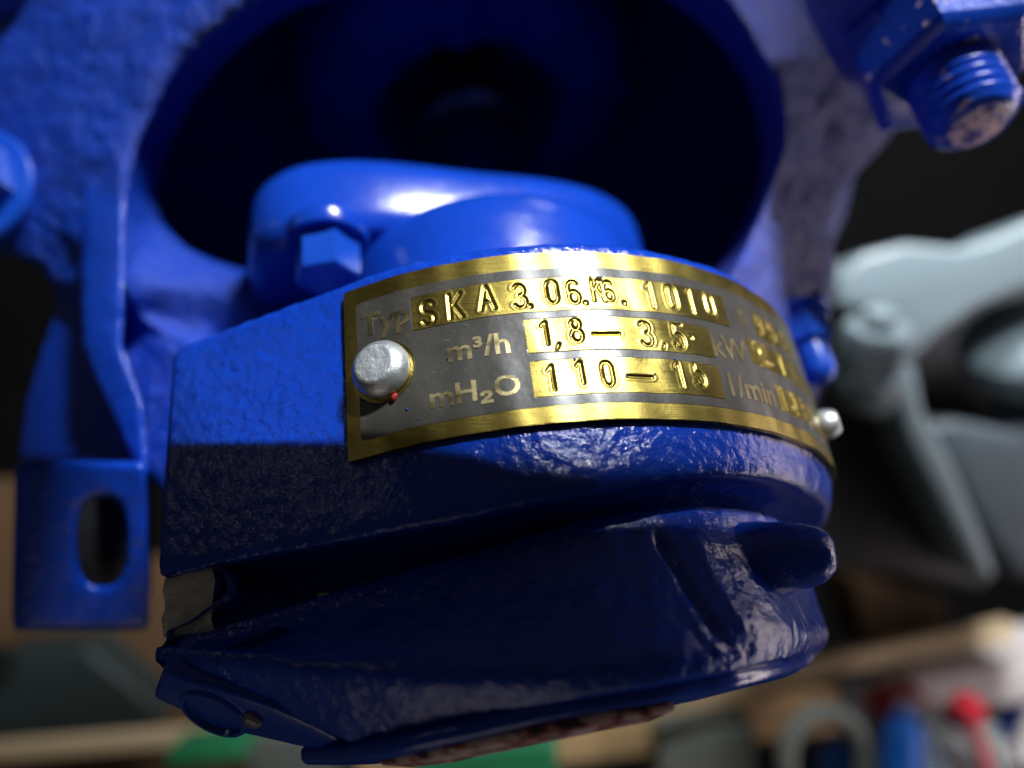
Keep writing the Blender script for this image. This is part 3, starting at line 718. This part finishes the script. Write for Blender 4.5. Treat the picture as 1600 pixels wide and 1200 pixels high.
tag(dk, 'dark teal crate behind the pale board, lower left', 'crate')
gr = prism('green_box', g([(256, 1176), (376, 1162), (380, 1190), (258, 1206)], 440), GN * 30, M['green'], None, 2)
tag(gr, 'small green box on the pale board at lower left', 'box')
gr = prism('green_box', g([(640, 1196), (760, 1172), (872, 1158), (872, 1260), (640, 1260)], 420), GN * 40, M['green'], None, 2)
tag(gr, 'green box under the printed strip of the pump', 'box')
gc = prism('grey_carton', g([(385, 1150), (640, 1150), (640, 1260), (385, 1260)], 520), GN * 60, M['greyc'], None, 2)
tag(gc, 'grey carton behind the lower edge of the pump', 'carton')
gc = prism('grey_carton', g([(1030, 1150), (1180, 1135), (1185, 1300), (1030, 1300)], 480), GN * 60, M['greyc'], None, 2)
tag(gc, 'grey carton below the tan board', 'carton')
wb = prism('white_carton', g([(1430, 1064), (1700, 1018), (1700, 1085), (1445, 1122)], 480), GN * 60, M['white'], None, 2)
tag(wb, 'long white carton at lower right', 'carton')
rd = prism('red_bag', g([(1372, 1112), (1420, 1094), (1462, 1090), (1462, 1118), (1430, 1128), (1380, 1134)], 440), GN * 30, M['red'], None, 4, 4)
tag(rd, 'red packet above the blue bottle', 'packet')
bt = lathe('blue_bottle', P(1405, 1260, 425), (.05, 0, 1), [(11, 0), (11, 38), (9.5, 44), (5, 47), (4.5, 52), (.01, 52.5)], M['bluep'], None, 40)
tag(bt, 'blue bottle among the clutter at lower right', 'bottle')
def foil():
    n, m = 26, 20; V = np.zeros((n, m, 3))
    for i in range(n):
        for j in range(m):
            a = 2 * math.pi * i / n; b = math.pi * j / (m - 1)
            V[i, j] = V3(math.cos(a) * math.sin(b) * 26, math.sin(a) * math.sin(b) * 16, math.cos(b) * 24)
    V = V * (1 + .25 * noise(V * .14)[..., None] + .1 * noise(V * .4)[..., None]) + P(1500, 1185, 430)
    return build('foil_bag', V.reshape(-1, 3), grid(n, m, True, False), M['foil'], None, smooth=False)
tag(foil(), 'crumpled silvery bag among the clutter at lower right', 'bag')
rr = prism('red_strap', g([(1508, 1118), (1526, 1122), (1552, 1180), (1560, 1240), (1542, 1240), (1532, 1176)], 405), GN * 6, M['red'], None, 1.5)
tag(rr, 'red strap lying over the silvery bag', 'strap')
A = np.linspace(math.pi * 1.1, -.1 * math.pi, 30)
V, F = tube_vf([P(1290 + 62 * math.cos(a), 1190 - 78 * math.sin(a), 430) for a in A], 5.5, 12)
tag(build('grey_hose', V, F, M['greyc'], None), 'bent grey hose at the bottom right of the pump', 'hose')
hb = lathe('blue_tool', P(1300, 1260, 450), (.1, 0, 1), [(9, 0), (10, 10), (10, 30), (7, 36), (.01, 38)], M['bluep'], None, 32)
tag(hb, 'dull blue tool standing inside the bent grey hose', 'tool')
o = lathe('white_tube', P(1590, 1190, 470), (.5, .1, .86), [(7, 0), (7, 44), (4, 48), (4, 54), (.01, 55)], M['white'], None, 32)
tag(o, 'white tube leaning at the lower right corner', 'tube')
o = lathe('navy_can', P(1575, 1180, 500), (.25, .1, 1), [(10, 0), (10, 36), (8, 40), (4, 42), (.01, 43)], M['bolt_blue'], None, 32)
tag(o, 'glossy navy can below the long white carton', 'can')
o = lathe('red_cap', P(1505, 1118, 420), (.1, -.5, .8), [(8.5, 0), (8.5, 8), (7.5, 9.5), (.01, 9.8)], M['red'], None, 32)  # a loose red cap lying in the clutter
tag(o, 'small round red cap on top of the silvery bag', 'cap')
o = prism('pink_card', g([(1395, 1098), (1440, 1092), (1475, 1128), (1420, 1140)], 432), GN * 4, M['white'], None, .5)
tag(o, 'pale card propped against the red packet', 'card')
# dark room behind
def slab(name, x0, x1, y0, y1, z0, z1, m):
    q = [V3(x0, y0, z0), V3(x1, y0, z0), V3(x1, y1, z0), V3(x0, y1, z0)]
    o = prism(name, q, V3(0, 0, z1 - z0), m); o['kind'] = 'structure'; return o
slab('wall', -1600, 1600, 1000, 1040, -1000, 900, M['dark_wall'])
slab('floor', -1600, 1600, -600, 1000, -1020, -1000, M['dark_floor'])
# unseen board, added and cut so its edge shades the lower half of the rim
LAMP = V3(316, -286, 763)
def shade_pt(u, v):
    p = rim(*inv(u, v)); return p + (LAMP - p) * ((75 - p[2]) / (LAMP[2] - p[2]))
eg = [shade_pt(u, v) for u, v in [(255, 691), (400, 691), (555, 692), (700, 688), (850, 673), (1000, 664), (1150, 670), (1250, 700), (1292, 732)]]
eg = [eg[0] + V3(-58, 62, 0)] + eg + [eg[-1] + V3(60, 20, 0)]
o = prism('shade_board', eg + [V3(170, -40, 75), V3(-60, -40, 75)], V3(0, 0, -6), M['wood_grey'], None); o['kind'] = 'structure'
# unseen slab added above the pump to shade the right side of the lantern
q = [V3(103, 62, 200), V3(113, 45, 200), V3(300, 20, 200), V3(300, 190, 200), V3(90, 190, 200), V3(96, 120, 200)]
prism('shade_slab', q, V3(0, 0, 22), M['cast_rough'], pump)
